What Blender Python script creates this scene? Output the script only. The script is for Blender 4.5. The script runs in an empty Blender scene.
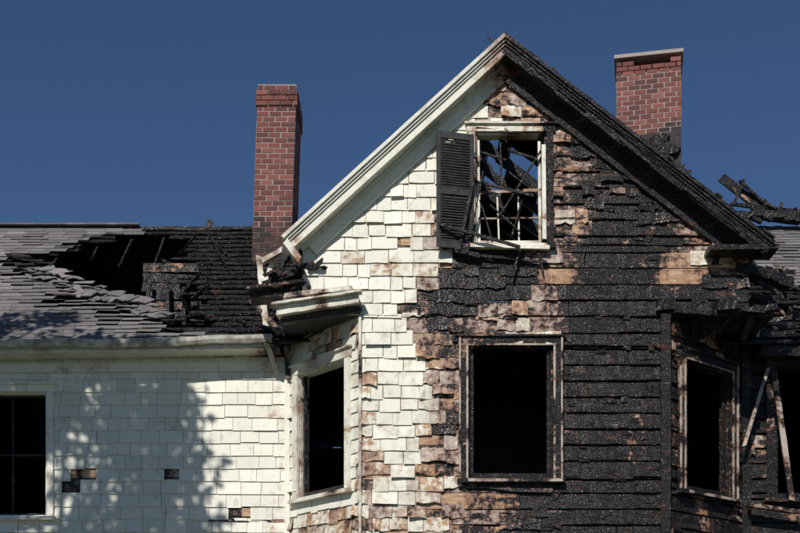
import bpy, math, random, bmesh
from mathutils import Vector, Matrix, noise
random.seed(11)
R=random.random
def U(a,b): return a+(b-a)*random.random()
V=Vector
CAMD=15.0; CAMZ=1.6; F=1200.0
def proj(p): 
    k=F/(CAMD+p[1]); return (400+p[0]*k, 693-(p[2]-CAMZ)*k)
def W(u,v,y):
    k=(CAMD+y)/F; return V(((u-400)*k, y, CAMZ+(693-v)*k))
def inpoly(u,v,poly):
    c=False; j=len(poly)-1
    for i in range(len(poly)):
        xi,yi=poly[i]; xj,yj=poly[j]
        if (yi>v)!=(yj>v) and u<(xj-xi)*(v-yi)/(yj-yi)+xi: c=not c
        j=i
    return c
# ------------------------------------------------------------ materials
class NT:
    def __init__(s,name):
        s.m=bpy.data.materials.new(name); s.m.use_nodes=True
        s.n=s.m.node_tree.nodes; s.l=s.m.node_tree.links
        s.b=s.n["Principled BSDF"]
    def node(s,t,**kw):
        n=s.n.new(t)
        for k,v in kw.items(): setattr(n,k,v)
        return n
    def put(s,sock,v):
        if v is None: return
        if isinstance(v,bpy.types.NodeSocket): s.l.new(v,sock)
        else: sock.default_value=v
    def math(s,op,a,b=None,c=None,clamp=False):
        n=s.node('ShaderNodeMath',operation=op,use_clamp=clamp)
        s.put(n.inputs[0],a); s.put(n.inputs[1],b); s.put(n.inputs[2],c); return n.outputs[0]
    def mix(s,f,a,b,blend='MIX'):
        n=s.node('ShaderNodeMix',data_type='RGBA',blend_type=blend)
        s.put(n.inputs[0],f); s.put(n.inputs[6],a); s.put(n.inputs[7],b); return n.outputs[2]
    def coords(s,scale=(1,1,1)):
        t=s.node('ShaderNodeTexCoord'); m=s.node('ShaderNodeMapping')
        s.l.new(t.outputs['Object'],m.inputs[0]); m.inputs['Scale'].default_value=scale
        return m.outputs[0]
    def noise(s,vec,scale,detail=4,rough=.6,col=False):
        n=s.node('ShaderNodeTexNoise'); s.l.new(vec,n.inputs['Vector'])
        n.inputs['Scale'].default_value=scale; n.inputs['Detail'].default_value=detail; n.inputs['Roughness'].default_value=rough
        return n.outputs['Color' if col else 0]
    def ramp(s,f,stops,interp='LINEAR'):
        n=s.node('ShaderNodeValToRGB'); n.color_ramp.interpolation=interp
        e=n.color_ramp.elements
        while len(e)<len(stops): e.new(.5)
        for x,(p,c) in zip(e,stops):
            x.position=p; x.color=(c,c,c,1) if isinstance(c,(int,float)) else (*c,1)
        s.l.new(f,n.inputs[0]); return n.outputs[0]
    def rng(s,v,a,b,c=0,d=1):
        n=s.node('ShaderNodeMapRange'); s.put(n.inputs[0],v)
        for i,x in enumerate((a,b,c,d)): n.inputs[i+1].default_value=x
        return n.outputs[0]
    def attr(s,name='st'):
        a=s.node('ShaderNodeAttribute',attribute_name=name); sp=s.node('ShaderNodeSeparateColor')
        s.l.new(a.outputs['Color'],sp.inputs[0]); return sp.outputs
    def bump(s,h,strength,dist,prev=None):
        n=s.node('ShaderNodeBump'); s.put(n.inputs['Height'],h); s.put(n.inputs['Strength'],strength)
        n.inputs['Distance'].default_value=dist
        if prev is not None: s.l.new(prev,n.inputs['Normal'])
        return n.outputs[0]

def burn_material(name='painted_wood_burned', paint=(.79,.78,.69)):
    t=NT(name); a=t.attr(); co=t.coords()
    n1=t.noise(co,2.6,5,.62); n2=t.noise(co,13,4,.65); n3=t.noise(co,60,3,.6); n4=t.noise(co,6,3,.6)
    hs=t.noise(t.coords((2.2,2.2,16)),1.3,4,.65)     # streaks along the boards
    b=t.math('ADD',a[0],t.math('MULTIPLY',t.math('SUBTRACT',n1,.5),.85))
    b=t.math('ADD',b,t.math('MULTIPLY',t.math('SUBTRACT',n2,.5),t.rng(a[0],.2,.5,.6,1.05)))
    b=t.math('ADD',b,t.math('MULTIPLY',t.math('SUBTRACT',hs,.5),t.rng(a[0],.3,.8,0,.75)))
    grain=t.noise(t.coords((3,3,70)),1.6,4,.6)
    pw=t.mix(t.rng(a[1],0,1,0,.6),(*paint,1),(paint[0]*.70,paint[1]*.71,paint[2]*.70,1))
    streak=t.noise(t.coords((14,14,1.6)),1,4,.6)
    pw=t.mix(t.rng(streak,.52,.78,0,.26),pw,(.34,.32,.26,1))
    pw=t.mix(t.rng(n2,.60,.72,0,.38),pw,(.36,.30,.21,1))
    pw=t.mix(t.rng(b,.10,.34,0,.6),pw,(.30,.22,.14,1))
    wood=t.ramp(grain,[(.3,(.19,.10,.055)),(.5,(.42,.26,.15)),(.7,(.62,.45,.29))])
    wood=t.mix(t.rng(a[1],.35,.65,0,.75),wood,t.mix(n2,(.26,.235,.225,1),(.54,.50,.46,1)))
    wood=t.mix(t.math('MULTIPLY',t.rng(n4,.47,.64,0,.7),t.rng(a[1],.6,.85,1,.15)),wood,(.24,.115,.07,1))
    peel=t.rng(t.math('ADD',t.math('ADD',b,t.math('MULTIPLY',t.math('SUBTRACT',n3,.5),.16)),t.math('MULTIPLY',a[2],.6)),.28,.34)
    base=t.mix(peel,pw,wood)
    scorch=t.rng(b,.38,.57)
    base=t.mix(scorch,base,t.mix(n3,(.20,.075,.04,1),(.05,.024,.018,1)))
    vec=t.coords((19,19,27)); nd=t.noise(co,11,2,.5,True)
    mx=t.node('ShaderNodeVectorMath',operation='MULTIPLY_ADD'); t.l.new(nd,mx.inputs[0]); mx.inputs[1].default_value=(1.7,1.7,1.7); t.l.new(vec,mx.inputs[2])
    vo=t.node('ShaderNodeTexVoronoi',feature='DISTANCE_TO_EDGE'); t.l.new(mx.outputs[0],vo.inputs['Vector']); vo.inputs['Scale'].default_value=1.6; vo.inputs['Randomness'].default_value=.9
    n5=t.noise(co,26,3,.7)
    ccol=t.ramp(n5,[(.3,(.004,.004,.005)),(.55,(.010,.009,.010)),(.68,(.024,.021,.022)),(.8,(.06,.053,.053))])
    ccol=t.mix(t.rng(a[1],.6,1,0,.35),ccol,(.026,.021,.022,1))
    ash=t.rng(hs,.56,.72,0,.75)
    ccol=t.mix(t.math('MULTIPLY',ash,n3),ccol,(.17,.15,.148,1))
    ccol=t.mix(t.rng(t.noise(t.coords((1,1,3.2)),3.3,5,.7),.585,.66,0,.8),ccol,t.mix(n2,(.018,.009,.008,1),(.20,.075,.04,1)))
    crack=t.rng(vo.outputs[0],.0,.07,.2,1)
    ccol=t.mix(crack,(.002,.002,.002,1),ccol)
    ch=t.rng(b,.54,.62)
    col=t.mix(ch,base,ccol); t.l.new(col,t.b.inputs['Base Color'])
    t.l.new(t.rng(ch,0,1,.62,.40),t.b.inputs['Roughness'])
    h1=t.rng(vo.outputs[0],0,.16)
    nb=t.bump(h1,t.math('MULTIPLY',ch,.8),.007)
    h2=t.math('ADD',t.math('MULTIPLY',n3,.6),t.math('MULTIPLY',grain,.6))
    nb=t.bump(h2,.5,.004,nb)
    nb=t.bump(peel,-.5,.003,nb)
    t.l.new(nb,t.b.inputs['Normal'])
    return t.m
M_burn=burn_material()
def roof_mat():
    t=NT('asphalt_shingle'); a=t.attr(); co=t.coords()
    n=t.noise(co,2,4,.6); g=t.noise(co,160,2,.6)
    c=t.ramp(a[1],[(0,(.085,.078,.085)),(.5,(.145,.135,.14)),(1,(.27,.25,.25))])
    c=t.mix(t.rng(n,.4,.7,0,.5),c,(.08,.075,.08,1))
    c=t.mix(t.rng(g,.35,.65,0,.4),c,(.22,.21,.21,1))
    b=t.math('ADD',a[0],t.math('MULTIPLY',t.math('SUBTRACT',t.noise(co,4,4,.65),.5),.7))
    c=t.mix(t.rng(b,.4,.6),c,(.012,.012,.013,1)); t.l.new(c,t.b.inputs['Base Color'])
    t.b.inputs['Roughness'].default_value=.85
    t.l.new(t.bump(g,.6,.004),t.b.inputs['Normal']); return t.m
M_roof=roof_mat()
def brick_mat():
    t=NT('chimney_brick'); a=t.attr(); co=t.coords()
    n=t.noise(co,30,4,.65); n1=t.noise(co,3,4,.6)
    c=t.ramp(a[1],[(0,(.075,.024,.023)),(.35,(.14,.038,.033)),(.75,(.185,.052,.042)),(1,(.25,.09,.07))])
    c=t.mix(t.rng(n,.42,.72,0,.55),c,(.06,.03,.028,1))
    c=t.mix(a[2],c,t.mix(n,(.40,.34,.32,1),(.24,.20,.19,1)))
    b=t.math('ADD',a[0],t.math('MULTIPLY',t.math('SUBTRACT',n1,.5),.9))
    c=t.mix(t.rng(b,.3,.65,0,.96),c,(.012,.011,.011,1)); t.l.new(c,t.b.inputs['Base Color'])
    t.b.inputs['Roughness'].default_value=.8
    t.l.new(t.bump(n,.6,.006),t.b.inputs['Normal']); return t.m
M_brick=brick_mat()
def simple(name,c,r=.7,c2=None,sc=8,bump=0):
    t=NT(name); co=t.coords()
    n=t.noise(co,sc,5,.6)
    t.l.new(t.mix(t.rng(n,.35,.65),(*c,1),(*(c2 or [x*.6 for x in c]),1)),t.b.inputs['Base Color'])
    t.b.inputs['Roughness'].default_value=r
    if bump: t.l.new(t.bump(n,.5,bump),t.b.inputs['Normal'])
    return t.m
M_shut=simple('shutter_dark_paint',(.016,.017,.020),.5,(.045,.043,.045),14,.004)
M_grass=simple('lawn_grass',(.05,.075,.025),.9,(.09,.08,.045),1.3,.03)
M_stone=simple('foundation_stone',(.28,.27,.25),.85,(.18,.17,.16),5,.02)
M_metal=simple('old_gutter_metal',(.55,.54,.50),.5,(.20,.19,.17),7,.003)
M_bark=simple('bark',(.09,.065,.045),.9,(.05,.035,.025),10,.03)
M_leaf=simple('leaf',(.05,.09,.025),.6,(.08,.12,.03),.8)
# ------------------------------------------------------------ mesh builder
house=bpy.data.objects.new('burned_house',None); bpy.context.collection.objects.link(house)
class MB:
    def __init__(s): s.v=[];s.f=[];s.c=[]
    def hexa(s,p,c):
        i=len(s.v); s.v+= [tuple(x) for x in p]
        if isinstance(c,list): s.c+=c
        else: s.c+=[c]*8
        s.f+=[(i,i+3,i+2,i+1),(i+4,i+5,i+6,i+7),(i,i+1,i+5,i+4),(i+1,i+2,i+6,i+5),(i+2,i+3,i+7,i+6),(i+3,i,i+4,i+7)]
    def box(s,x0,x1,y0,y1,z0,z1,c=(1,.5,0,1)):
        s.hexa([(x0,y0,z0),(x1,y0,z0),(x1,y1,z0),(x0,y1,z0),(x0,y0,z1),(x1,y0,z1),(x1,y1,z1),(x0,y1,z1)],c)
    def beam(s,p0,p1,w,d,burn=1.0,seg=.12,jit=0.0,bare=0.0,taper=1.0,g=None):
        p0=V(p0);p1=V(p1);w=V(w);d=V(d);L=(p1-p0).length;n=max(1,int(L/seg))
        if n>60:n=60
        jit*=.55
        i0=len(s.v); g=R() if g is None else g
        for k in range(n+1):
            t=k/n; p=p0.lerp(p1,t); sc=1+(taper-1)*t
            bv=burn(p) if callable(burn) else burn
            for a,b in ((-.5,-.5),(.5,-.5),(.5,.5),(-.5,.5)):
                q=p+w*a*sc+d*b*sc
                if jit and (0<k<n): q+=V((U(-1,1),U(-1,1),U(-1,1)))*jit
                elif jit: q+=(p1-p0).normalized()*U(-1,1)*jit*5
                s.v.append(tuple(q)); s.c.append((bv,g,bare,1))
        for k in range(n):
            a=i0+4*k
            for j in range(4):
                s.f.append((a+j,a+(j+1)%4,a+4+(j+1)%4,a+4+j))
        s.f.append((i0+3,i0+2,i0+1,i0)); e=i0+4*n; s.f.append((e,e+1,e+2,e+3))
    def make(s,name,mat,parent=house):
        me=bpy.data.meshes.new(name); me.from_pydata(s.v,[],s.f)
        at=me.attributes.new('st','FLOAT_COLOR','POINT')
        at.data.foreach_set('color',[x for c in s.c for x in c])
        me.materials.append(mat); 
        o=bpy.data.objects.new(name,me); bpy.context.collection.objects.link(o)
        bm=bmesh.new(); bm.from_mesh(me); bmesh.ops.recalc_face_normals(bm,faces=bm.faces); bm.to_mesh(me); bm.free()
        if parent: o.parent=parent
        return o
# ------------------------------------------------------------ burn map on the front
CP=[(320,270,0),(350,230,0),(380,260,0),(400,200,0),(420,160,0),(450,120,0),(480,100,.08),(410,285,.0),(440,262,.08),(335,290,.05),
(380,330,.05),(380,360,0),(400,350,0),(395,400,0),(400,450,.08),(395,490,.12),(410,530,.28),(370,310,.12),(364,380,.33),(362,450,.40),(385,470,.25),(416,400,.12),(420,340,.3),(420,440,.2),
(445,303,.98),(432,296,.8),(458,282,1.0),(440,360,.5),(440,400,.54),(445,450,.5),(432,490,.42),(440,520,.5),(452,420,.6),(365,520,.4),(437,322,.62),(455,330,.72),
(505,100,.35),(525,112,.38),(495,118,.28),(540,140,.62),(515,90,.40),
(480,270,1.05),(520,280,1.0),(470,262,.85),(500,310,.62),(530,320,.44),(545,302,.40),(551,330,.42),(470,322,.62),(490,325,.52),(560,235,.44),(556,270,.40),(562,205,.48),(557,178,.42),(575,222,.5),
(570,165,.6),(590,150,.8),(580,200,.72),(600,190,.60),(620,210,.88),(640,230,.64),(660,240,.86),(693,258,.36),(680,268,.5),(560,145,.6),(640,200,.8),(610,170,.8),
(600,250,.95),(580,300,1.0),(640,300,1.0),(600,350,1.02),(650,350,.95),(580,400,1.02),(620,400,.74),(600,450,1.0),(640,460,.85),(580,500,.88),(640,510,1.0),(700,300,1.0),(575,340,.85),(572,440,.85),(655,420,.78),
(480,505,.62),(520,510,.74),(460,512,.5),(560,512,.8),(470,530,.55)]
def burnuv(u,v):
    v=min(v,560); s=0;w=0
    for a,b,c in CP:
        d=((u-a)**2+(v-b)**2+20); k=1/(d*d); s+=k*c; w+=k
    return s/w
def burnP(p): u,v=proj(p); return burnuv(u,v)
# ------------------------------------------------------------ wall builder
class Frame:
    def __init__(s,O,A):
        s.O=V((O[0],O[1],0)); s.A=V((A[0],A[1],0)).normalized(); s.N=V((s.A.y,-s.A.x,0))
    def P(s,a,z,n=0): return s.O+s.A*a+s.N*n+V((0,0,z))
def wall(fr,z0,z1,lim,ops,burnf,missf,sh,st,e=.165,wr=(.15,.33),bh=.2,messf=None):
    zs=set(); z=z0
    while z<z1-1e-4: zs.add(round(z,4)); z+=bh
    zs.add(z1)
    for o in ops:
        for q in (o[2],o[3]):
            if z0<q<z1: zs.add(round(q,4))
    zs=sorted(zs)
    for a,b in zip(zs[:-1],zs[1:]):
        zm=(a+b)/2; lo,hi=lim(zm)
        if hi-lo<.05: continue
        segs=[(lo,hi)]
        for o in ops:
            if o[2]<zm<o[3]:
                ns=[]
                for x,y in segs:
                    if o[1]<=x or o[0]>=y: ns.append((x,y)); continue
                    if o[0]>x: ns.append((x,o[0]))
                    if o[1]<y: ns.append((o[1],y))
                segs=ns
        for x,y in segs:
            c=x
            while c<y-.01:
                d=min(y,c+U(1.0,2.6)); 
                if y-d<.3: d=y
                off=U(-.004,.004); g=R(); dv=U(-.14,.14)
                bf=lambda p: max(burnf(p)+dv,.25 if g<.4 else .55)
                mid=fr.P((c+d)/2,zm); bb=burnf(mid)
                j=.006 if bb>.75 else .002
                tilt=fr.N*(-.024 if bb>.6 else -.006)
                st.beam(fr.P(c+.003,zm,-.0195+off),fr.P(d-.003,zm,-.0195+off),V((0,0,(b-a)-(.016 if bb>.6 else .007)))+tilt,fr.N*.035,bf,.07,j,1.0,g=g)
                if bb>.6:
                    q=c
                    while q<d:
                        l=U(.15,.7)
                        if R()<.45: st.beam(fr.P(q,a+.020+U(-.004,.006),.010),fr.P(min(q+l,d),a+.020+U(-.006,.006),.012),V((0,0,U(.012,.03))),fr.N*U(.01,.022),bf,.05,.004,1,g=R())
                        q+=l
                    # thin fragments of burnt shingle left clinging to the boards
                    for _ in range(int((d-c)*2.2)):
                        s=U(c,d-.1); zz=U(a+.03,b-.03)
                        st.beam(fr.P(s,zz,.006),fr.P(s+U(.04,.16),zz+U(-.01,.01),.008),V((0,0,U(.02,.08))),fr.N*.008,bf,.03,.012,1,g=R())
                c=d
    z=z0; row=0
    while z<z1-.03:
        top=min(z+e,z1); lo,hi=lim((z+top)/2)
        if hi-lo<.06: z+=e; continue
        br=[lo]; c=lo+U(.05,.3)
        while c<hi: br.append(c); c+=U(*wr)
        br.append(hi)
        for o in ops:
            if o[2]<top and o[3]>z:
                br=[x for x in br if not(o[0]-.03<x<o[1]+.03)]+[q for q in (o[0],o[1]) if lo<q<hi]
        br.sort()
        for x,y in zip(br[:-1],br[1:]):
            if y-x<.03: continue
            m=(x+y)/2; za,zb=z,top+.02; skip=False
            for o in ops:
                if o[0]<m<o[1] and o[2]<top and o[3]>z:
                    if o[2]<=z and o[3]>=top: skip=True
                    elif o[3]<top: za=o[3]
                    else: zb=o[2]
            if skip or zb-za<.02: continue
            P=fr.P(m,(z+top)/2); bb=burnf(P); u,v=proj(P)
            if R()<missf(u,v,bb): continue
            mess=messf(u,v,bb) if messf else (.6+ (1.5 if .2<bb<.85 else 0))
            bv=bb+ (U(-.2,.2) if bb>.2 else U(-.03,.05))
            if not messf and bb<.2 and R()<.06: bv+=U(.1,.25)
            ang=random.gauss(0,.014)*mess; dz=random.gauss(0,.0045)*(.6+mess*1.6); lift=.0 if R()>.16*mess else U(.008,.04)
            cx,cz=m,zb; g=R(); tw=random.gauss(0,.006)*mess
            ns=4 if bb>.25 else 2
            gap=random.choice((.002,.003,.005,.009)) if mess>.4 else .003
            def tf(a_,z_,n_,f,bot):
                da,dzz=a_-cx,z_-cz
                aa=cx+da*math.cos(ang)-dzz*math.sin(ang); zz=cz+da*math.sin(ang)+dzz*math.cos(ang)+dz
                if bot:
                    n_+=lift*(1-.3*f)+tw*(f-.5)*2+U(0,.003)
                    if bb>.3: zz+=U(-.008,.028)
                    elif mess>.4: zz+=U(-.004,.005)
                return aa,zz,max(n_,.014) if bot else n_
            a0,a1=x+gap*.5+.001,y-gap*.5-.001
            B=[tf(a0+(a1-a0)*k/ns,za,.022,k/ns,True) for k in range(ns+1)]
            T=[tf(a0+(a1-a0)*k/ns,zb,.004,k/ns,False) for k in range(ns+1)]
            col=(bv,g,0,1)
            for k in range(ns):
                q=[B[k],B[k+1],T[k+1],T[k]]
                i=len(sh.v)
                sh.v+=[tuple(fr.P(a_,z_,n_)) for a_,z_,n_ in q]+[tuple(fr.P(q[0][0],q[0][1],max(.0005,q[0][2]-.012))),tuple(fr.P(q[1][0],q[1][1],max(.0005,q[1][2]-.012)))]
                sh.c+=[col]*6
                sh.f+=[(i,i+1,i+2,i+3),(i+4,i+5,i+1,i)]
                if k==0: sh.f.append((i+4,i,i+3))
                if k==ns-1: sh.f.append((i+1,i+5,i+2))
        z+=e; row+=1
def window(fr,s0,s1,z0,z1,mb,cw=.1,burn=.8,jit=.002,depth=.14,sill=True,proud=.035,bead=None):
    N=fr.N; A=fr.A; Z=V((0,0,1))
    d=proud; bl=burn
    mb.beam(fr.P(s0-cw/2,z0,d/2+.012),fr.P(s0-cw/2,z1,d/2+.012),A*cw,N*d,bl,.08,jit)
    mb.beam(fr.P(s1+cw/2,z0,d/2+.012),fr.P(s1+cw/2,z1,d/2+.012),A*cw,N*d,bl,.08,jit)
    mb.beam(fr.P(s0-cw-.02,z1+cw/2,d/2+.015),fr.P(s1+cw+.02,z1+cw/2,d/2+.015),Z*cw,N*(d+.006),bl,.08,jit)
    mb.beam(fr.P(s0-cw-.04,z1+cw+.012,d/2+.03),fr.P(s1+cw+.04,z1+cw+.012,d/2+.03),Z*.022,N*(d+.04),bl,.08,jit)
    if sill: mb.beam(fr.P(s0-cw-.03,z0-.025,.04),fr.P(s1+cw+.03,z0-.025,.04),Z*.05,N*.12,bl,.08,jit)
    if bead:
        bb=lambda p: bead+.55*noise.noise(p*4.5)
        n_=d+.022
        mb.beam(fr.P(s0-cw+.006,z0,n_),fr.P(s0-cw+.006,z1+cw,n_),A*.022,N*.024,bb,.05,jit,1,g=1)
        mb.beam(fr.P(s1+cw-.006,z0,n_),fr.P(s1+cw-.006,z1+cw,n_),A*.022,N*.024,bb,.05,jit,1,g=1)
        mb.beam(fr.P(s0-.012,z0+.01,n_-.004),fr.P(s0-.012,z1,n_-.004),A*.024,N*.02,bb,.05,jit,1,g=1)
        mb.beam(fr.P(s1+.012,z0+.01,n_-.004),fr.P(s1+.012,z1,n_-.004),A*.024,N*.02,bb,.05,jit,1,g=1)
        mb.beam(fr.P(s0,z0-.024,.104),fr.P(s1+cw,z0-.024,.104),Z*.035,N*.01,bb,.05,jit,1,g=1)
        mb.beam(fr.P(s0,z1+.012,n_-.002),fr.P(s1,z1+.012,n_-.002),Z*.02,N*.02,bb,.05,jit,1,g=1)
    mb.beam(fr.P(s0+.012,z0,-depth/2),fr.P(s0+.012,z1,-depth/2),A*.024,N*depth,bl,.1,jit*.5)
    mb.beam(fr.P(s1-.012,z0,-depth/2),fr.P(s1-.012,z1,-depth/2),A*.024,N*depth,bl,.1,jit*.5)
    mb.beam(fr.P(s0,z1-.012,-depth/2),fr.P(s1,z1-.012,-depth/2),Z*.024,N*depth,bl,.1,jit*.5)
    mb.beam(fr.P(s0,z0+.012,-depth/2),fr.P(s1,z0+.012,-depth/2),Z*.024,N*depth,bl,.1,jit*.5)
# ------------------------------------------------------------ key dimensions
RY=-.27
AP=W(504.5,37.5,RY); EL=W(283,239,RY); ER=W(774,245,RY)
SOF=6.31; ZB=.5
slL=(AP.z-EL.z)/(AP.x-EL.x); slR=(AP.z-ER.z)/(ER.x-AP.x)
FM=Frame((0,0),(1,0)); FL=Frame((-1.5,1.2),(1,-1.2)); FR=Frame((3.31,0),(1.34,1.2)); FW=Frame((0,1.2),(1,0))
LL=math.hypot(1,1.2); LR=math.hypot(1.34,1.2)
GX0,GX1=-1.22,4.36
def roofx(z): return AP.x-(AP.z-.10-z)/slL, AP.x+(AP.z-.10-z)/slR
def limgable(z):
    a,b=roofx(z); return max(GX0,a+.05),min(GX1,b-.05)
sh=MB(); st=MB(); tr=MB()
atticop=((475-400)/80,(546-400)/80,7.19,8.60)
centop=((468-400)/80,(553-400)/80,4.27,5.93)
def missM(u,v,b):
    if v<100: return .1
    if u>556 and v>235+8*math.sin(u*.2): return 1.0 if u<690 else .5
    if u>556: return .42
    if 455<u<560 and 250<v<300: return .25
    if v>490 and u>440: return .55
    if b>.4: return .30
    if b>.2: return .2
    if abs(u-396)<9 and abs(v-247)<7: return 1
    return .022 if v>190 else .012
wall(FM,SOF+.0,9.4,limgable,[atticop],burnP,missM,sh,st)
wall(FM,ZB,SOF,lambda z:(-.5,3.31),[centop],burnP,missM,sh,st)
bL=lambda p: .02+.30*max(0,1-abs(p.x+.5)/.12)+(.2 if p.z>6.0 else 0)+ (.25 if p.z<3.9 else 0)
wall(FL,ZB,SOF,lambda z:(0,LL),[(.25,LL-.27,4.18,5.84)],bL,lambda u,v,b:.04,sh,st)
bR=lambda p: .80+.25*math.sin(p.x*9+p.z*5)
wall(FR,ZB,SOF,lambda z:(0,LR),[(.38,LR-.36,4.18,5.84)],bR,lambda u,v,b:.85 if v>335 else .4,sh,st)
def missW(u,v,b):
    if inpoly(u,v,[(66,474),(84,470),(88,486),(72,500),(62,494)]): return 1
    if abs(u-236)<9 and abs(v-517)<7: return 1
    return .003
wall(FW,ZB,6.12,lambda z:(-9,-1.5),[(-5.75,-4.76,3.98,5.66)],lambda p:(.9 if missW(*proj(p),0)==1 else 0.0)+(.15 if p.x>-1.75 else 0),missW,sh,st,e=.172,wr=(.20,.34),messf=lambda u,v,b:.26)
bRW=lambda p: .9+.3*math.sin(p.x*6+p.z*4)
wall(FW,ZB,6.12,lambda z:(4.65,9),[(5.04,6.0,4.22,6.0)],bRW,lambda u,v,b:.85,sh,st)
sh.make('wall_shingles',M_burn); st.make('wall_sheathing_boards',M_burn)
def trimburn(p): return max(.5,min(.95,.80+.45*noise.noise(p*1.7)))
window(FM,*centop,tr,.11,trimburn,.003,bead=.42)
def ab(p):
    if p.x>1.8: return .9+.3*noise.noise(p*3)
    if p.x<.93: return .35+.5*noise.noise(p*4)
    if p.z>8.62: return .14+max(0,(p.x-1.45)*1.2)
    return .3+.6*noise.noise(p*3.1)
window(FM,*atticop,tr,.085,ab,.003)
window(FL,.25,LL-.27,4.18,5.84,tr,.11,lambda p:.14+(.75*max(0,noise.noise(p*3)) ),.001)
window(FR,.38,LR-.36,4.18,5.84,tr,.12,lambda p:.78+.45*noise.noise(p*1.9),.004,bead=.42)
window(FW,-5.75,-4.76,3.98,5.66,tr,.09,.08,.0)
window(FW,5.04,6.0,4.22,6.0,tr,.1,lambda p:.8+.4*noise.noise(p*1.9),.004)
tr.beam(FM.P(1.795,7.25,.075),FM.P(1.785,8.42,.075),V((.05,0,0)),V((0,.02,0)),lambda p:.10+.5*max(0,noise.noise(p*4)),.06,.003)
tr.beam(FM.P(.86,7.16,.09),FM.P(1.86,7.13,.09),V((0,0,.05)),V((0,.06,0)),lambda p:.12+.5*max(0,noise.noise(p*4)),.06,.003)
tr.beam((-.5,-.03,ZB),(-.5,-.03,SOF),V((.035,0,0)),V((0,.03,0)),lambda p:.36+.5*noise.noise(p*2.2),.1,.003)
tr.beam((3.31,-.04,ZB),(3.31,-.04,SOF),V((.12,0,0)),V((0,.05,0)),1.0,.08,.008)
tr.beam((4.66,1.15,ZB),(4.66,1.15,SOF),V((.12,0,0)),V((0,.05,0)),1.0,.08,.008)
tr.beam((-1.52,1.16,ZB),(-1.52,1.16,6.1),V((.07,0,0)),V((0,.03,0)),.05,.1,.001)
# ------------------------------------------------------------ rakes
def rake(E,burn,jit):
    D=(AP-E).normalized()
    Q=V((D.z,0,-D.x))
    if Q.z>0: Q=-Q
    def bm(o0,o1,y0,y1,sx=0,ex=0,j=jit,g=None,add=0):
        p0=E+Q*((o0+o1)/2)+D*sx; p1=AP+Q*((o0+o1)/2)+D*(ex)
        p0.y=p1.y=(y0+y1)/2
        bf=(lambda p:burn(p)+add)
        tr.beam(p0,p1,Q*(o1-o0),V((0,abs(y1-y0),0)),bf,.09,j,g=g)
    bm(-.02,.022,RY-.075,RY+.3,g=.9,add=.04)
    bm(.023,.052,RY-.05,RY+.02,.02,-.01,g=.7)
    bm(.053,.080,RY-.028,RY+.02,.03,-.02,g=.9)
    bm(.081,.165,RY-.008,RY+.02,.04,-.04,g=.55,add=.03)
    bm(.14,.158,RY+.022,-.012,.05,-.08,g=1,add=.08)
    bm(.16,.20,-.09,-.03,.12,-.12,g=.8)
    bm(.201,.335,-.062,-.026,.22,-.16,g=.1,add=-.04)
    return D,Q
bl=lambda p:.03+(.0 if p.x<.85 else (p.x-.85)*1.1)+.10*noise.noise(p*3)+(.12 if p.x<-1.2 else 0)
D,Q=rake(EL,bl,.001)
D2,Q2=rake(ER,lambda p:.92+min(.15,(p.x-1.2)*1.2),.005)
for i in range(70):
    t=U(0,.93); p=ER.lerp(AP,t)+Q2*U(.03,.16); p.y=RY-U(-.005,.035)
    tr.beam(p,p+D2*U(.1,.5),Q2*U(.012,.03),V((0,U(.01,.03),0)),U(.8,1.1),.06,.004)
for i in range(60):
    t=U(0,.96); p=ER.lerp(AP,t)-Q2*U(.015,.035); p.y=RY+U(-.05,.2)
    tr.beam(p,p+D2*U(.06,.2),Q2*U(.02,.03),V((0,U(.05,.15),0)),U(.8,1.1),.06,.008)
so=lambda a,b: (lambda p: a+b*noise.noise(p*4.3))
tr.beam(W(300,262,-.2),W(286,244,-.22),V((.05,0,.06)),V((0,.22,0)),so(.3,.6),.06,.006)
tr.beam(W(277,313,-.10),W(360,300,-.10),V((0,0,.11)),V((0,.2,0)),so(.22,.6),.06,.006,g=.95)
tr.beam(W(272,305,-.20),W(361,292,-.20),V((0,0,.028)),V((0,.14,0)),so(.2,.7),.06,.007,g=.9)
tr.beam(W(284,298,-.05),W(352,290,-.05),V((0,0,.05)),V((0,.2,0)),so(.5,.6),.06,.010,g=.9)
tr.beam(W(282,322,-.05),W(361,310,-.05),V((0,0,.06)),V((0,.1,0)),.85,.06,.008)
tr.beam(W(250,293,.35),W(307,286,.1),V((0,0,.035)),V((0,.45,0)),so(.6,.5),.06,.008,1)
tr.beam(W(252,299,.38),W(300,297,.15),V((0,0,.07)),V((0,.3,0)),.95,.06,.01)
tr.beam(W(264,287,.3),W(300,276,.1),V((0,0,.05)),V((0,.3,0)),.95,.06,.012)
for i in range(60):
    p=W(U(262,322),U(262,296),U(-.08,.5)); a=U(-.6,1.2)
    if p.x<-1.2 and R()<.25: continue
    q=p+V((math.cos(a)*U(.06,.24),U(-.1,.1),math.sin(a)*U(.05,.14)))
    tr.beam(p,q,V((0,0,U(.02,.06))),V((0,U(.02,.1),0)),U(.6,1.1),.05,.012)
tr.beam(W(262,262,.8),W(283,250,.6),V((0,0,.07)),V((0,.1,0)),so(.3,.5),.08,.01,g=.9)
tr.beam(W(259,256,.9),W(266,326,.9),V((.075,0,0)),V((0,.05,0)),so(.25,.7),.06,.01,g=.8)
tr.beam(W(274,258,.8),W(264,284,.8),V((.06,0,0)),V((0,.03,0)),so(.15,.5),.06,.008)
tr.beam(W(252,300,.9),W(282,336,.9),V((.06,0,.06)),V((0,.05,0)),so(.6,.5),.06,.012,1)
tr.beam(W(284,318,1.0),W(288,378,1.1),V((.06,0,0)),V((0,.05,0)),so(.6,.5),.06,.006,g=.9)
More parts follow.
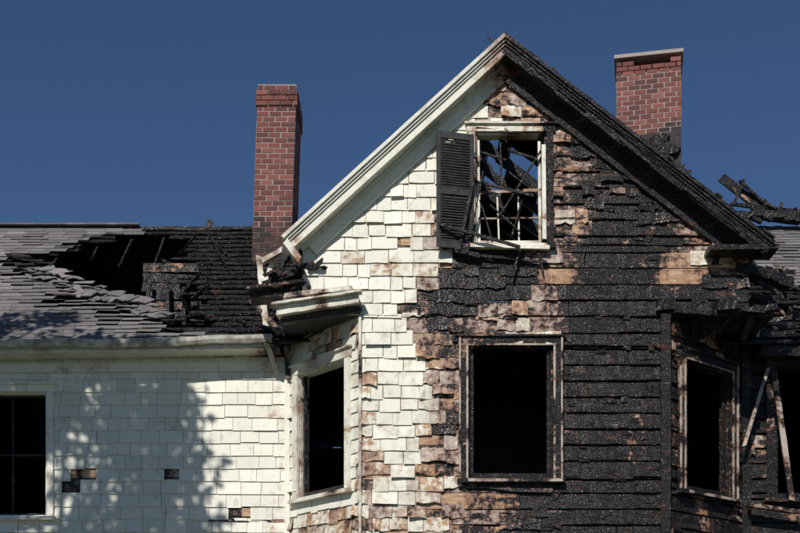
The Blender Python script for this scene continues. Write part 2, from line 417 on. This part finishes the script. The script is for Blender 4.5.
# charred skirt cornice on the right: broken lengths hanging off the overhang
x=3.2
while x<4.6:
    l=U(.12,.4); z=6.40+U(-.03,.02); y=-.03+U(-.03,.02)
    tr.beam((x,y,z),(min(4.7,x+l),y,z+U(-.03,.03)),V((0,0,U(.06,.15))),V((0,U(.06,.13),0)),U(.8,1.1),.05,.016,1)
    x+=l*U(.8,1.05)
for i in range(26):
    x=U(3.3,4.6); z=U(6.15,6.4); tr.beam((x,U(-.02,.5),6.33),(x+U(-.15,.15),U(0,.6),z-.1),V((U(.02,.07),0,0)),V((0,.03,0)),U(.7,1.1),.05,.01,1)
tr.beam(W(705,253,-.1),W(774,252,-.1),V((0,0,.06)),V((0,.4,0)),1,.08,.01)
tr.beam(W(712,262,.1),W(790,285,.7),V((0,0,.12)),V((0,.3,0)),1,.08,.02)
for i in range(46):
    p=W(U(700,795),U(266,335),U(.3,1.0)); a=U(-.5,.5)
    q=p+V((math.cos(a)*U(.1,.5),U(-.1,.2),math.sin(a)*U(.1,.4)))
    tr.beam(p,q,V((0,0,U(.02,.07))),V((0,U(.02,.06),0)),U(.6,1.2),.06,.012)
tr.make('trim_and_cornices',M_burn)
# ------------------------------------------------------------ soffits / floors / interior
it=MB(); K=(1.25,.2,1,1)
def slab(poly,z0,z1):
    i=len(it.v); n=len(poly)
    it.v+=[(x,y,z0) for x,y in poly]+[(x,y,z1) for x,y in poly]; it.c+=[K]*(2*n)
    it.f.append(tuple(range(i+n-1,i-1,-1))); it.f.append(tuple(range(i+n,i+2*n)))
    for j in range(n): it.f.append((i+j,i+(j+1)%n,i+n+(j+1)%n,i+n+j))
slab([(-1.52,.0),(4.68,.0),(4.68,8),(-1.52,8)],SOF,SOF+.05)
slab([(-.45,.05),(3.25,.05),(4.55,1.25),(4.55,8),(-1.4,8),(-1.4,1.25)],3.1,3.3)
slab([(-9,1.25),(-1.45,1.25),(-1.45,8),(-9,8)],3.1,3.3)
slab([(4.6,1.25),(9,1.25),(9,8),(4.6,8)],3.1,3.3)
slab([(-9,1.25),(-1.55,1.25),(-1.55,8),(-9,8)],6.0,6.1)
slab([(4.7,1.25),(9,1.25),(9,8),(4.7,8)],6.0,6.1)
it.box(-9,9,8,8.1,.5,6.3,K)
it.box(-9.1,-9,1.2,8,.5,9,K); it.box(9,9.1,1.2,8,.5,9,K)
it.box(-1.42,-1.36,1.3,8,3.3,6.3,K); it.box(4.5,4.56,1.3,8,3.3,6.3,K)
it.box(GX0+.03,GX0+.08,.05,8,6.37,7.3,K); it.box(GX1-.08,GX1-.03,.05,8,6.37,7.2,K)
it.box(-.9,3.9,3.4,3.46,3.3,6.3,K)
it.box(-9,-1.5,4.6,4.66,3.3,6.0,K)
it.make('charred_interior_floors_and_partitions',M_burn)
# main roof planks
rp=MB(); rs=MB()
for E,sg in ((EL,1),(ER,-1)):
    D=(AP-E).normalized(); L=(AP-E).length; Nn=V((-abs(D.z)*sg,0,abs(D.x)))
    n=int(L/.2)
    for i in range(n):
        a=E+D*(i*.2+.1+(L-n*.2)); 
        for j in range(8):
            y0=RY+.1+j*1.0; y1=y0+1.0
            if i>=n-7 and 1<=j<=3 and R()<.36: continue
            p=V((a.x,y0,a.z)); q=V((a.x,y1-.01,a.z))
            rp.beam(p-Nn*.035,q-Nn*.035,D*.199,Nn*.022,1.2,.2,.002,1,g=.1)
            rs.beam(p-Nn*.008,q-Nn*.008,D*.2,Nn*.02,.1,.5,0.002)
    for j in range(11):
        y=RY+.6+j*.7
        rp.beam(V((E.x,y,E.z))-Nn*.11,V((AP.x,y,AP.z))-Nn*.11,Nn*.12,V((0,.045,0)),1.2,.2,.008,1,g=.1)
# ------------------------------------------------------------ wing roofs
EY,EZ,PS=.80,6.22,.8
RT=3.66; HP=math.hypot(1,PS)
Uv=V((0,1,PS)).normalized(); Nr=V((0,-PS,1)).normalized(); tl=RT*HP
def RPt(x,t,n=0): return V((x,EY,EZ))+Uv*t+Nr*n
def onroof(u,v,n=0):
    tt=((693-v)*(CAMD+EY)-(EZ-CAMZ)*F)/(PS*F-(693-v)); return RPt((u-400)*(CAMD+EY+tt)/F,tt*HP,n)
holeL=[(28,262),(60,250),(78,240),(128,236),(135,229),(150,222),(262,222),(275,345),(246,340),(215,333),(182,331),(160,318),(138,304),(100,293),(60,282)]
deckhole=[(38,262),(66,254),(85,242),(125,238),(140,230),(178,234),(182,250),(186,262),(192,296),(196,322),(186,330),(160,316),(140,302),(95,291),(60,280)]
def roofpatch(x0,x1,holef,deckf,burnf,messf):
    t=0
    while t<tl:
        x=x0
        while x<x1:
            x2=min(x1,x+U(.25,.6)); P=RPt((x+x2)/2,t+.1); u,v=proj(P)
            if not deckf(u+U(-4,4),v+U(-3,3)):
                rp.beam(RPt(x-.0,t+.1,-.03+U(-.006,.006)),RPt(x2,t+.1,-.03+U(-.006,.006)),Uv*.185+Nr*-.03,Nr*.02,1.15+U(-.1,.2),.1,.006,1,g=U(0,.5))
            x=x2
        t+=.2
    t=0; e=.135
    while t<tl-.02:
        x=x0-U(0,.3)
        while x<x1:
            w=U(.28,.34)
            P=RPt(x+w/2,t+.07); u,v=proj(P)
            if not holef(u+U(-6,6),v+U(-3,3)):
                ms=messf(u,v); nz=noise.noise(V((x*1.5,t*1.5,0)))
                ang=random.gauss(0,.008)+ms*(.18*nz+random.gauss(0,.05)); lf=ms*(.02+.20*max(0,noise.noise(V((x*1.8,t*1.8,5)))))+abs(random.gauss(0,.02))*ms; g=min(1,max(0,random.gauss(.42,.25)+.25*ms))
                dt=random.gauss(0,.004+.02*ms)
                cx,ct=x+w/2,t+.1; pts=[]
                for a_,t_,n_ in ((x+.003,t,.012+lf),(x+w-.003,t,.012+lf),(x+w-.003,t+e+.03,.004),(x+.003,t+e+.03,.004)):
                    da,dd=a_-cx,t_-ct
                    pts.append((cx+da*math.cos(ang)-dd*math.sin(ang),ct+da*math.sin(ang)+dd*math.cos(ang)+dt,n_+(U(0,.02)*ms)))
                rs.hexa([RPt(a,b,c-.008) for a,b,c in pts]+[RPt(a,b,c) for a,b,c in pts],(burnf(u,v),g,0,1))
            x+=w
        t+=e
def dseg(u,v,pts):
    best=1e9
    for (a,b),(c,d) in zip(pts[:-1],pts[1:]):
        L2=(c-a)**2+(d-b)**2; t=max(0,min(1,((u-a)*(c-a)+(v-b)*(d-b))/L2)); best=min(best,math.hypot(u-a-t*(c-a),v-b-t*(d-b)))
    return best
edge=[(28,262),(60,282),(100,293),(138,304),(160,318),(182,331)]
messL=lambda u,v:max(0.0,1-dseg(u,v,edge)/38)*(1 if v>255 else .4)
burnL=lambda u,v:(.9 if (u>205 or (u>150 and v<235)) else .55*max(0,1-dseg(u,v,[(60,250),(78,238),(130,233)])/8)+.45*max(0,1-dseg(u,v,edge)/5)+ (.25 if v>325 else 0))
roofpatch(-9,-1.42,lambda u,v:inpoly(u,v,holeL),lambda u,v:inpoly(u,v,deckhole),burnL,messL)
lineR=lambda u:286+6*math.sin(u*.21)+4*math.sin(u*.6)
roofpatch(4.3,9,lambda u,v:v>lineR(u) or u<742+.25*(v-215),lambda u,v:(v>300 and R()<.3) or u<735,lambda u,v:.35 if v>265 else .1,lambda u,v:.15)
# torn pieces of the shingle layer, several tabs wide, folded back along the hole edge
def torn(u,v,wu,ln,n0,rot,g,bn):
    n=5; i=len(rs.v); c0=onroof(u,v,n0); ax=(V((1,0,0))*math.cos(rot)+Uv*math.sin(rot)); ay=(Uv*math.cos(rot)-V((1,0,0))*math.sin(rot))
    for k in range(n+1):
        f=k/n-.5; e0=U(-.03,.03); e1=U(-.05,.05); up=U(-.01,.015)
        a=c0+ax*wu*f+ay*(-ln/2+e0)+Nr*(up+.03*math.sin(f*5)); b=c0+ax*wu*f+ay*(ln/2+e1)+Nr*(up-.02)
        for q in (a,b,b+Nr*.012,a+Nr*.012): rs.v.append(tuple(q)); rs.c.append((bn,g,0,1))
    for k in range(n):
        a=i+4*k
        for j in range(4): rs.f.append((a+j,a+(j+1)%4,a+4+(j+1)%4,a+4+j))
    rs.f.append((i+3,i+2,i+1,i)); e_=i+4*n; rs.f.append((e_,e_+1,e_+2,e_+3))
for c in range(30):
    k=(c+R())/30; j=k*(len(edge)-1); jj=min(int(j),4); a=edge[jj]; b=edge[jj+1]; f=j-jj
    u=a[0]+(b[0]-a[0])*f+U(-3,3); v=a[1]+(b[1]-a[1])*f+U(-4,9)
    if v>321: continue
    torn(u,v,U(.22,.5),U(.16,.3),U(.03,.08),-math.atan2(b[1]-a[1],b[0]-a[0])*U(.6,1.6),U(.25,1),U(0,.35))
ridge=RPt(0,tl)
for sx0,sx1 in ((-9,-1.3),(4.3,9)):
    rp.beam((sx0,ridge.y+RT/2+.05,ridge.z-RT*PS/2-.05),(sx1,ridge.y+RT/2+.05,ridge.z-RT*PS/2-.05),V((0,-RT,RT*PS)),V((0,.02,.03)),1.3,.5,.0,1,g=.1)
    x=sx0+.2
    while x<sx1:
        br=proj(RPt(x,2)); brk=(50<br[0]<245)
        if brk:
            if R()<.5: rp.beam(RPt(x,.2,-.14),RPt(x+U(-.05,.05),U(.4,1.0),-.15),V((.045,0,0)),Nr*.12,1.3,.1,.012,1,.5,g=.1)
            rp.beam(RPt(x,tl,-.12),RPt(x+U(-.04,.04),U(3.0,4.3),-.13),V((.045,0,0)),Nr*.12,1.3,.1,.012,1,.4,g=.1)
        else: rp.beam(RPt(x,.2,-.12),RPt(x,tl,-.12),V((.045,0,0)),Nr*.12,1.05,.1,.01,1,g=.1)
        rp.beam((x,ridge.y,ridge.z-.12),(x,ridge.y+RT,ridge.z-.12-RT*PS),V((.045,0,0)),V((0,.1,.1)),1.3,.3,.006,1,g=.1)
        x+=.5
    rp.beam((sx0,ridge.y,ridge.z-.03),(sx1,ridge.y,ridge.z-.03),V((0,0,.08)),V((0,.06,0)),1.2,.15,.008,1,g=.3)
for i in range(46):
    x=-9+i*.165
    if proj(V((x,ridge.y,ridge.z)))[0]<135: rs.beam((x,ridge.y-.02,ridge.z+.02),(x+.16,ridge.y-.02,ridge.z+.02),V((0,.2,.0)),V((0,0,.02)),.1,.2,.002)
# scorched partition boards seen inside the hole
for i in range(6):
    v=268+i*9.5; rp.beam(W(U(142,152),v,2.75),W(U(196,206),v+U(-3,3),2.75),V((0,0,.13)),V((0,.03,0)),U(.62,1.1),.08,.006,1,g=.2)
for i in range(3):
    u=150+i*17; rp.beam(W(u,U(272,290),2.6),W(u+U(-5,5),U(310,328),2.6),V((.05,0,0)),V((0,.05,0)),U(.8,1.1),.1,.008,1,g=.2)
# burnt roof boards sagging at the right of the hole
for i in range(15):
    v=240+i*6.3; u0=U(176,206); 
    p=onroof(u0,v+U(-2,2),-.10-U(0,.05)); q=onroof(U(243,256),v+U(-1,4),-.04-U(0,.05))
    rp.beam(p,q,Uv*U(.08,.16)+Nr*-.05,Nr*.02,U(1.05,1.25),.08,.014,1,g=U(0,.4))
for i in range(14):
    u=U(178,240);v=U(245,325); p=onroof(u,v,.0); q=onroof(u+U(-20,20),v+U(-14,14),U(0,.2))
    rp.beam(p,q,Uv*.06,Nr*.04,1.2,.08,.01,1,g=.2)
for i in range(60):
    p=V((U(-5,-1.7),U(1.5,4),6.15+U(0,.4))); a=U(0,3.1)
    rp.beam(p,p+V((math.cos(a)*U(.2,.9),math.sin(a)*.4,U(-.1,.3))),V((0,0,U(.03,.1))),V((0,U(.03,.1),0)),U(.8,1.2),.1,.01,1,g=.1)
# broken timbers over right roof
for (a,b,w,dd,bn) in (((722,178),(766,212),.15,.04,.95),((740,181),(776,215),.04,.05,1),((733,206),(744,180),.04,.05,1),((730,188),(750,202),.05,.05,.6),
      ((730,204),(792,211),.05,.06,1),((745,216),(800,214),.10,.05,1),((766,200),(762,216),.05,.05,1),((782,203),(778,218),.05,.05,1),((752,196),(790,216),.04,.05,.9),((738,214),(800,222),.08,.1,1.1)):
    d=(W(*b,4.3)-W(*a,4.3)).normalized(); w_=V((-d.z,0,d.x))*w
    rp.beam(W(*a,4.3+U(-.1,.1)),W(*b,4.3+U(-.1,.1)),w_,V((0,dd,0)),bn,.09,.008,1)
for i in range(24):
    u=U(738,800); rp.beam(W(u,U(209,220),4.2),W(u+U(6,22),U(211,222),4.2),V((0,0,U(.03,.07))),V((0,.1,0)),U(.8,1.1),.05,.012,1)
rp.make('roof_boards_and_rafters',M_burn); rs.make('roof_shingles',M_roof)
# ------------------------------------------------------------ gutters / eaves of wings
gt=MB()
gb=lambda p:.12+.25*max(0,noise.noise(p*2.5))+(.4 if p.x>-1.8 else 0)
gt.beam((-9,1.0,6.02),(-1.6,1.0,6.16),V((0,0,.02)),V((0,.36,0)),gb,.2,.001,g=.9)
gt.beam((-9,.85,6.06),(-1.6,.85,6.22),V((0,0,.12)),V((0,.03,0)),gb,.12,.002,g=.8)
gt.beam((-9,1.165,5.95),(-1.55,1.165,6.0),V((0,0,.12)),V((0,.03,0)),.1,.2,.001)
gt.beam((4.75,.86,6.12),(9,.86,6.10),V((0,0,.14)),V((0,.05,0)),.95,.1,.012)
gt.beam((4.75,1.02,6.1),(9,1.02,6.1),V((0,0,.03)),V((0,.34,0)),1.0,.2,.006)
gt.make('eave_fascia',M_burn)
g2=MB()
x0,x1=-9,-1.68
n=60; prof=[(0,.0),(.0,-.06),(-.03,-.095),(-.085,-.09),(-.11,-.05),(-.115,.0),(-.105,.0),(-.1,-.045),(-.08,-.08),(-.03,-.085),(-.01,-.05),(-.01,0)]
for k in range(n+1):
    x=x0+(x1-x0)*k/n; z=6.14+.15*k/n+.014*math.sin(x*2.3)+.006*math.sin(x*7); 
    for a,b in prof: g2.v.append((x,.828+a,z+b)); g2.c.append((0,.5,0,1))
m=len(prof)
for k in range(n):
    for j in range(m):
        a=k*m+j;b=k*m+(j+1)%m; g2.f.append((a,b,b+m,a+m))
g2.f.append(tuple(range(n*m,n*m+m)))
g2.beam((-1.75,.78,6.2),(-1.69,1.0,6.02),V((.07,0,0)),V((0,.06,.03)),0,.05)
g2.beam((-1.69,1.0,6.02),(-1.66,1.12,5.9),V((.07,0,0)),V((0,.06,0)),0,.05)
g2.make('gutter',M_metal)
vp=MB(); vp.beam(W(210,231,4.5),W(210,221,4.5),V((.09,0,0)),V((0,.09,0)),1,.1,.004); vp.make('vent_pipe',M_burn)
fd=MB(); 
for f,l0,l1 in ((FM,-.5,3.31),(FL,0,LL),(FR,0,LR),(FW,-9,-1.5),(FW,4.65,9)):
    fd.beam(f.P(l0,.2,-.03),f.P(l1,.2,-.03),V((0,0,.64)),f.N*.12,0,.3,.0)
fd.make('foundation',M_stone)
# ------------------------------------------------------------ sash, shutter and hanging sticks at attic window
sa=MB()
def stick(a,b,w,y,bn,j=.002,dy=.03,y2=None):
    p=W(*a,y);q=W(*b,y if y2 is None else y2); d=(q-p).normalized(); sa.beam(p,q,V((-d.z,0,d.x))*w,V((0,dy,0)),bn,.06,j)
lt=lambda p:.1+.7*max(0,noise.noise(p*5))
stick((478,140),(479,246),.035,.05,lt); stick((539,142),(540,246),.035,.05,lt)
stick((478,243),(541,243),.05,.05,lt); stick((478,193),(541,190),.035,.05,.45); 
stick((497,195),(499,243),.018,.05,lt); stick((518,196),(519,243),.018,.05,lt); stick((478,219),(541,218),.018,.05,.5)
stick((480,152),(506,160),.02,.06,.9); stick((500,140),(502,190),.018,.06,.9,.004)
stick((470,180),(534,196),.03,-.05,1.0,.004); stick((476,166),(459,250),.04,-.12,1.0,.003); stick((483,172),(467,254),.018,-.12,1.0,.003)
stick((439,224),(520,247),.035,-.20,1.0,.003); stick((500,215),(549,138),.022,-.03,.95,.004); stick((455,250),(480,256),.05,-.1,1.0,.004)
stick((520,250),(512,275),.02,-.1,1,.004); stick((538,250),(543,272),.025,-.06,1,.004); stick((490,205),(520,232),.02,-.02,.9,.004);stick((508,150),(540,160),.03,.1,.9,.006)
stick((522,200),(512,235),.02,-.0,.8,.004); stick((480,200),(492,240),.02,.0,.9,.004);stick((545,140),(552,200),.03,-.06,.9,.006)
stick((462,254),(546,262),.03,-.06,1,.006)
def remn(fr,s0,s1,z0,z1,bn):
    sa.beam(fr.P(s0+.05,z0,-.06),fr.P(s0+.05,z1,-.06),fr.A*.045,fr.N*.035,bn,.08,.003)
    sa.beam(fr.P(s1-.05,z0,-.06),fr.P(s1-.05,z1,-.06),fr.A*.045,fr.N*.035,bn,.08,.003)
    sa.beam(fr.P(s0+.03,z0+.055,-.06),fr.P(s1-.03,z0+.055,-.06),V((0,0,.06)),fr.N*.035,bn,.08,.003)
remn(FM,*centop,.95); remn(FL,.25,LL-.27,4.18,5.84,.8); remn(FR,.38,LR-.36,4.18,5.84,1.0); remn(FW,5.04,6.0,4.22,6.0,1)
sa.beam(W(744,446,.9),W(768,368,1.1),V((.05,0,.01)),V((0,.03,0)),.42,.08,.004,1,g=1)
sa.beam(W(774,372,1.08),W(792,500,1.08),V((.075,0,0)),V((0,.03,0)),lambda p:.45+.5*noise.noise(p*3),.08,.004,1,g=1)
sa.beam(W(748,505,1.0),W(800,512,1.0),V((0,0,.05)),V((0,.1,0)),.6,.08,.004)
sa.make('window_sash_remnants',M_burn)
sw=MB()
for x in (-5.73,-5.255,-4.78): sw.beam((x,1.31,4.0),(x,1.31,5.64),V((.026,0,0)),V((0,.03,0)),1.3,.1,g=.1)
for z in (4.03,4.83,5.62): sw.beam((-5.73,1.312,z),(-4.78,1.312,z),V((0,0,.03)),V((0,.025,0)),1.3,.1,g=.1)
sw.make('wing_window_sash',M_burn)
# shutter, hinged on the left jamb and standing partly open
su=MB(); SW_=.475; Hx,Hy=.915,-.055; so_=math.radians(13)
Fs=Frame((Hx-SW_*math.cos(so_),Hy-SW_*math.sin(so_)),(math.cos(so_),math.sin(so_)))
z0s,z1s=7.12,8.55
def sb(a0,a1,za,zb,dn=.03):
    c=(a0+a1)/2; su.beam(Fs.P(c,za,0),Fs.P(c,zb,0),Fs.A*(a1-a0),Fs.N*dn,0,2)
sb(0,.05,z0s,z1s); sb(SW_-.05,SW_,z0s,z1s)
for z in (z0s,7.78,z1s-.08): sb(.0505,SW_-.0505,z,z+.08,.026)
z=z0s+.1
while z<z1s-.1:
    if not(7.76<z<7.87) and R()<.95:
        su.beam(Fs.P(.05,z+U(-.006,.004)),Fs.P(SW_-.05,z+U(-.006,.004)),V((0,0,.030))-Fs.N*.020,Fs.N*.006+V((0,0,.005)),0,.5)
    z+=.033
for z in (7.4,8.3): su.beam((Hx-.02,-.06,z),(Hx+.05,-.05,z),V((0,0,.06)),V((0,.02,0)),0,1)
su.make('louvered_shutter',M_shut)
# ------------------------------------------------------------ chimneys
def chimney(cx,cy,w,d,z0,z1,rot,lean,sootshadef,skipf=None,corbel=0,corestop=None):
    mb=MB(); ca,sa_=math.cos(rot),math.sin(rot)
    def T(x,y,z):
        lx=lean*(z-z0)/(z1-z0)
        return V((cx+lx+x*ca-y*sa_,cy+x*sa_+y*ca,z))
    def bx(x0,x1,y0,y1,za,zb,c,j=0):
        P=[(x0,y0,za),(x1,y0,za),(x1,y1,za),(x0,y1,za),(x0,y0,zb),(x1,y0,zb),(x1,y1,zb),(x0,y1,zb)]
        o=(U(-j,j),U(-j,j),U(-j,j)*.4)
        mb.hexa([T(p[0]+o[0],p[1]+o[1],p[2]+o[2]) for p in P],c)
    ch=.080; n=int((z1-z0)/ch); cs=corestop or z1-.01
    zz=z0
    while zz<cs-.001:
        zt=min(zz+.2,cs); s=sootshadef(*proj(T(0,-d/2,(zz+zt)/2)))
        bx(-w/2+.005,w/2-.005,-d/2+.005,d/2-.005,zz,zt,(s,.5,1,1)); zz=zt
    for k in range(n):
        z=z0+k*ch; off=(k%2)*.11; e=corbel if (n-1>k>=n-4) else 0
        W2,D2=w/2+e,d/2+e
        for face in range(4):
            L=2*(W2 if face%2==0 else D2); x=-L/2; first=True
            while x<L/2-.02:
                l=.19 if not first else (.19 if off==0 else .095); first=False
                x2=min(L/2,x+l)
                if L/2-x2<.05: x2=L/2
                a,b=x+.007,x2-.007; g=R()
                if face==0: q=(a,b,-D2,-D2+.1)
                elif face==2: q=(a,b,D2-.1,D2)
                elif face==1: q=(W2-.1,W2,a,b)
                else: q=(-W2,-W2+.1,a,b)
                m=proj(T((q[0]+q[1])/2,(q[2]+q[3])/2,z)); 
                if not(skipf and skipf(m[0],m[1],face)):
                    if face%2==1: q=(q[0]+.0015,q[1]-.0015,max(q[2],-D2+.102),min(q[3],D2-.102))
                    if q[3]>q[2]: bx(q[0],q[1],q[2],q[3],z+.007,z+ch-.007,(sootshadef(*m)+U(-.1,.1),g,0,1),.003)
                x=x2
    mb.T=T; mb.bx=bx
    return mb
c=chimney(-2.04,3.75,.60,.95,5.9,10.88,0,.17,lambda u,v:(.08 if v<222 else .12 if v>295 else .55) if u<291 else .35,corbel=.022)  # stack's right side darkened in colour to carry its shade; the rest is soot
c.make('brick_chimney_stack_narrow',M_brick)
yR=4.3; k=(CAMD+yR)/F
cxR=(653-400)*k; zt=CAMZ+(693-51)*k; wR=66*k*.97
def sootR(u,v): return .05+(max(0,min(1,(v-127+(u-650)*.35)/18)) if v>110 else .0)
def skipR(u,v,face):
    if face==0 and 634<u<669 and 53<v<67.5: return True
    if v>136+6*math.sin(u*.4) and u>660 and R()<.3: return True
    return False
c=chimney(cxR,yR+.35,wR,.7,7.0,zt-.08,-.20,0,sootR,skipR,corestop=zt-.33)
c.bx(-wR/2-.03,wR/2+.03,-.38,.38,zt-.075,zt-.02,(0,.5,1,1))
c.bx(-wR/2+.11,wR/2-.11,-.12,.22,zt-.34,zt-.085,(2,.3,0,1))  # added dark block, stands in for the shade inside the notch
c.make('brick_chimney_stack_wide',M_brick)
dk=MB()
for i in range(34):
    v=U(137,178); u=U(648,660+(v-137)*.62); p=W(u,v,yR-.1); a=U(-.6,1.0)
    dk.beam(p,p+V((math.cos(a)*U(.08,.2),0,math.sin(a)*U(.05,.1))),V((0,0,U(.05,.12))),V((0,U(.05,.12),0)),U(.9,1.2),.05,.015,1)
dk.make('charred_roof_fragments',M_burn)
# ------------------------------------------------------------ ground
me=bpy.data.meshes.new('ground'); vs=[];fs=[]
xs=[math.copysign(abs(i/20)**3*900,i) for i in range(-20,21)]
for y in xs:
    for x in xs: vs.append((x,y,0.0 if abs(x)<15 and abs(y)<15 else .25*noise.noise(V((x*.02,y*.02,0)))-.1))
for j in range(40):
    for i in range(40): a=j*41+i; fs.append((a,a+1,a+42,a+41))
me.from_pydata(vs,[],fs); me.materials.append(M_grass); o=bpy.data.objects.new('ground',me); bpy.context.collection.objects.link(o)
# ------------------------------------------------------------ sun
AZ=math.radians(17); ELV=math.radians(39)
S=V((-math.sin(AZ)*math.cos(ELV),-math.cos(AZ)*math.cos(ELV),math.sin(ELV)))
# ------------------------------------------------------------ tree (casts dappled shade on the wing)
tree=bpy.data.objects.new('shade_tree',None); bpy.context.collection.objects.link(tree)
tw=V((-4.6,1.2,4.45)); cen=tw+S*9.0
base=V((cen.x-1.6,cen.y-.6,0))
tb=MB()
def limb(p,q,r0,r1):
    d=(q-p).normalized(); a=d.orthogonal().normalized(); b=d.cross(a); n=7; i0=len(tb.v)
    for (c,r) in ((p,r0),(q,r1)):
        for k in range(n):
            t=k/n*6.283; tb.v.append(tuple(c+(a*math.cos(t)+b*math.sin(t))*r)); tb.c.append((0,0,0,1))
    for k in range(n): tb.f.append((i0+k,i0+(k+1)%n,i0+n+(k+1)%n,i0+n+k))
lv=[];lf=[]
fork=base+V((.2,.1,5.2)); limb(base,base+V((.1,0,2.5)),.34,.28); limb(base+V((.1,0,2.5)),fork,.28,.22)
clumps=[]
for i in range(66):
    while True:
        q=V((U(-1,1),U(-1,1),U(-1,1)))
        if q.length<1: break
    clumps.append(cen+V((q.x*3.2-.9,q.y*2.3,q.z*2.1+.1)))
hubs=[fork+ (cen-fork)*.6+V((U(-1.6,1.6),U(-1.3,1.3),U(-.4,.9))) for _ in range(7)]
for h in hubs: limb(fork,h,.15,.08)
for c in clumps:
    h=min(hubs,key=lambda x:(x-c).length); limb(h,c,.05,.015)
    rr=U(.3,.7)
    for _ in range(int(210*rr/.5)):
        q=V((random.gauss(0,1),random.gauss(0,1),random.gauss(0,.75)))*rr*.45+c
        a=V((U(-1,1),U(-1,1),U(-1,1))).normalized(); b=a.orthogonal().normalized(); s=U(.05,.1); i0=len(lv)
        lv+= [tuple(q-a*s),tuple(q+b*s*.6),tuple(q+a*s),tuple(q-b*s*.6)]; lf.append((i0,i0+1,i0+2,i0+3))
tb.make('trunk_and_limbs',M_bark,tree)
me=bpy.data.meshes.new('leaves'); me.from_pydata(lv,[],lf); me.materials.append(M_leaf); o=bpy.data.objects.new('leaves',me); bpy.context.collection.objects.link(o); o.parent=tree
# ------------------------------------------------------------ light, sky, camera
ld=bpy.data.lights.new('sun','SUN'); ld.energy=4.4; ld.angle=math.radians(.5); ld.color=(1,.945,.86)
lo=bpy.data.objects.new('sun',ld); bpy.context.collection.objects.link(lo); lo.rotation_euler=S.to_track_quat('Z','Y').to_euler()
w=bpy.data.worlds.new('World'); bpy.context.scene.world=w; w.use_nodes=True
nt=w.node_tree; sk=nt.nodes.new('ShaderNodeTexSky'); sk.sky_type='NISHITA'; sk.sun_disc=False
sk.sun_elevation=ELV; sk.sun_rotation=math.atan2(S.x,S.y)%(2*math.pi); sk.altitude=1500; sk.air_density=1.0; sk.dust_density=0.0; sk.ozone_density=7.5
bg=nt.nodes['Background']; nt.links.new(sk.outputs[0],bg.inputs[0]); bg.inputs[1].default_value=.06
cd=bpy.data.cameras.new('camera'); cd.sensor_width=36; cd.lens=54; cd.shift_y=(693-266.5)/800; cd.clip_end=3000
co=bpy.data.objects.new('camera',cd); bpy.context.collection.objects.link(co); co.location=(0,-CAMD,CAMZ); co.rotation_euler=(math.radians(90),0,0)
sc=bpy.context.scene; sc.camera=co
sc.view_settings.view_transform='Standard'; sc.view_settings.look='None'; sc.view_settings.exposure=0
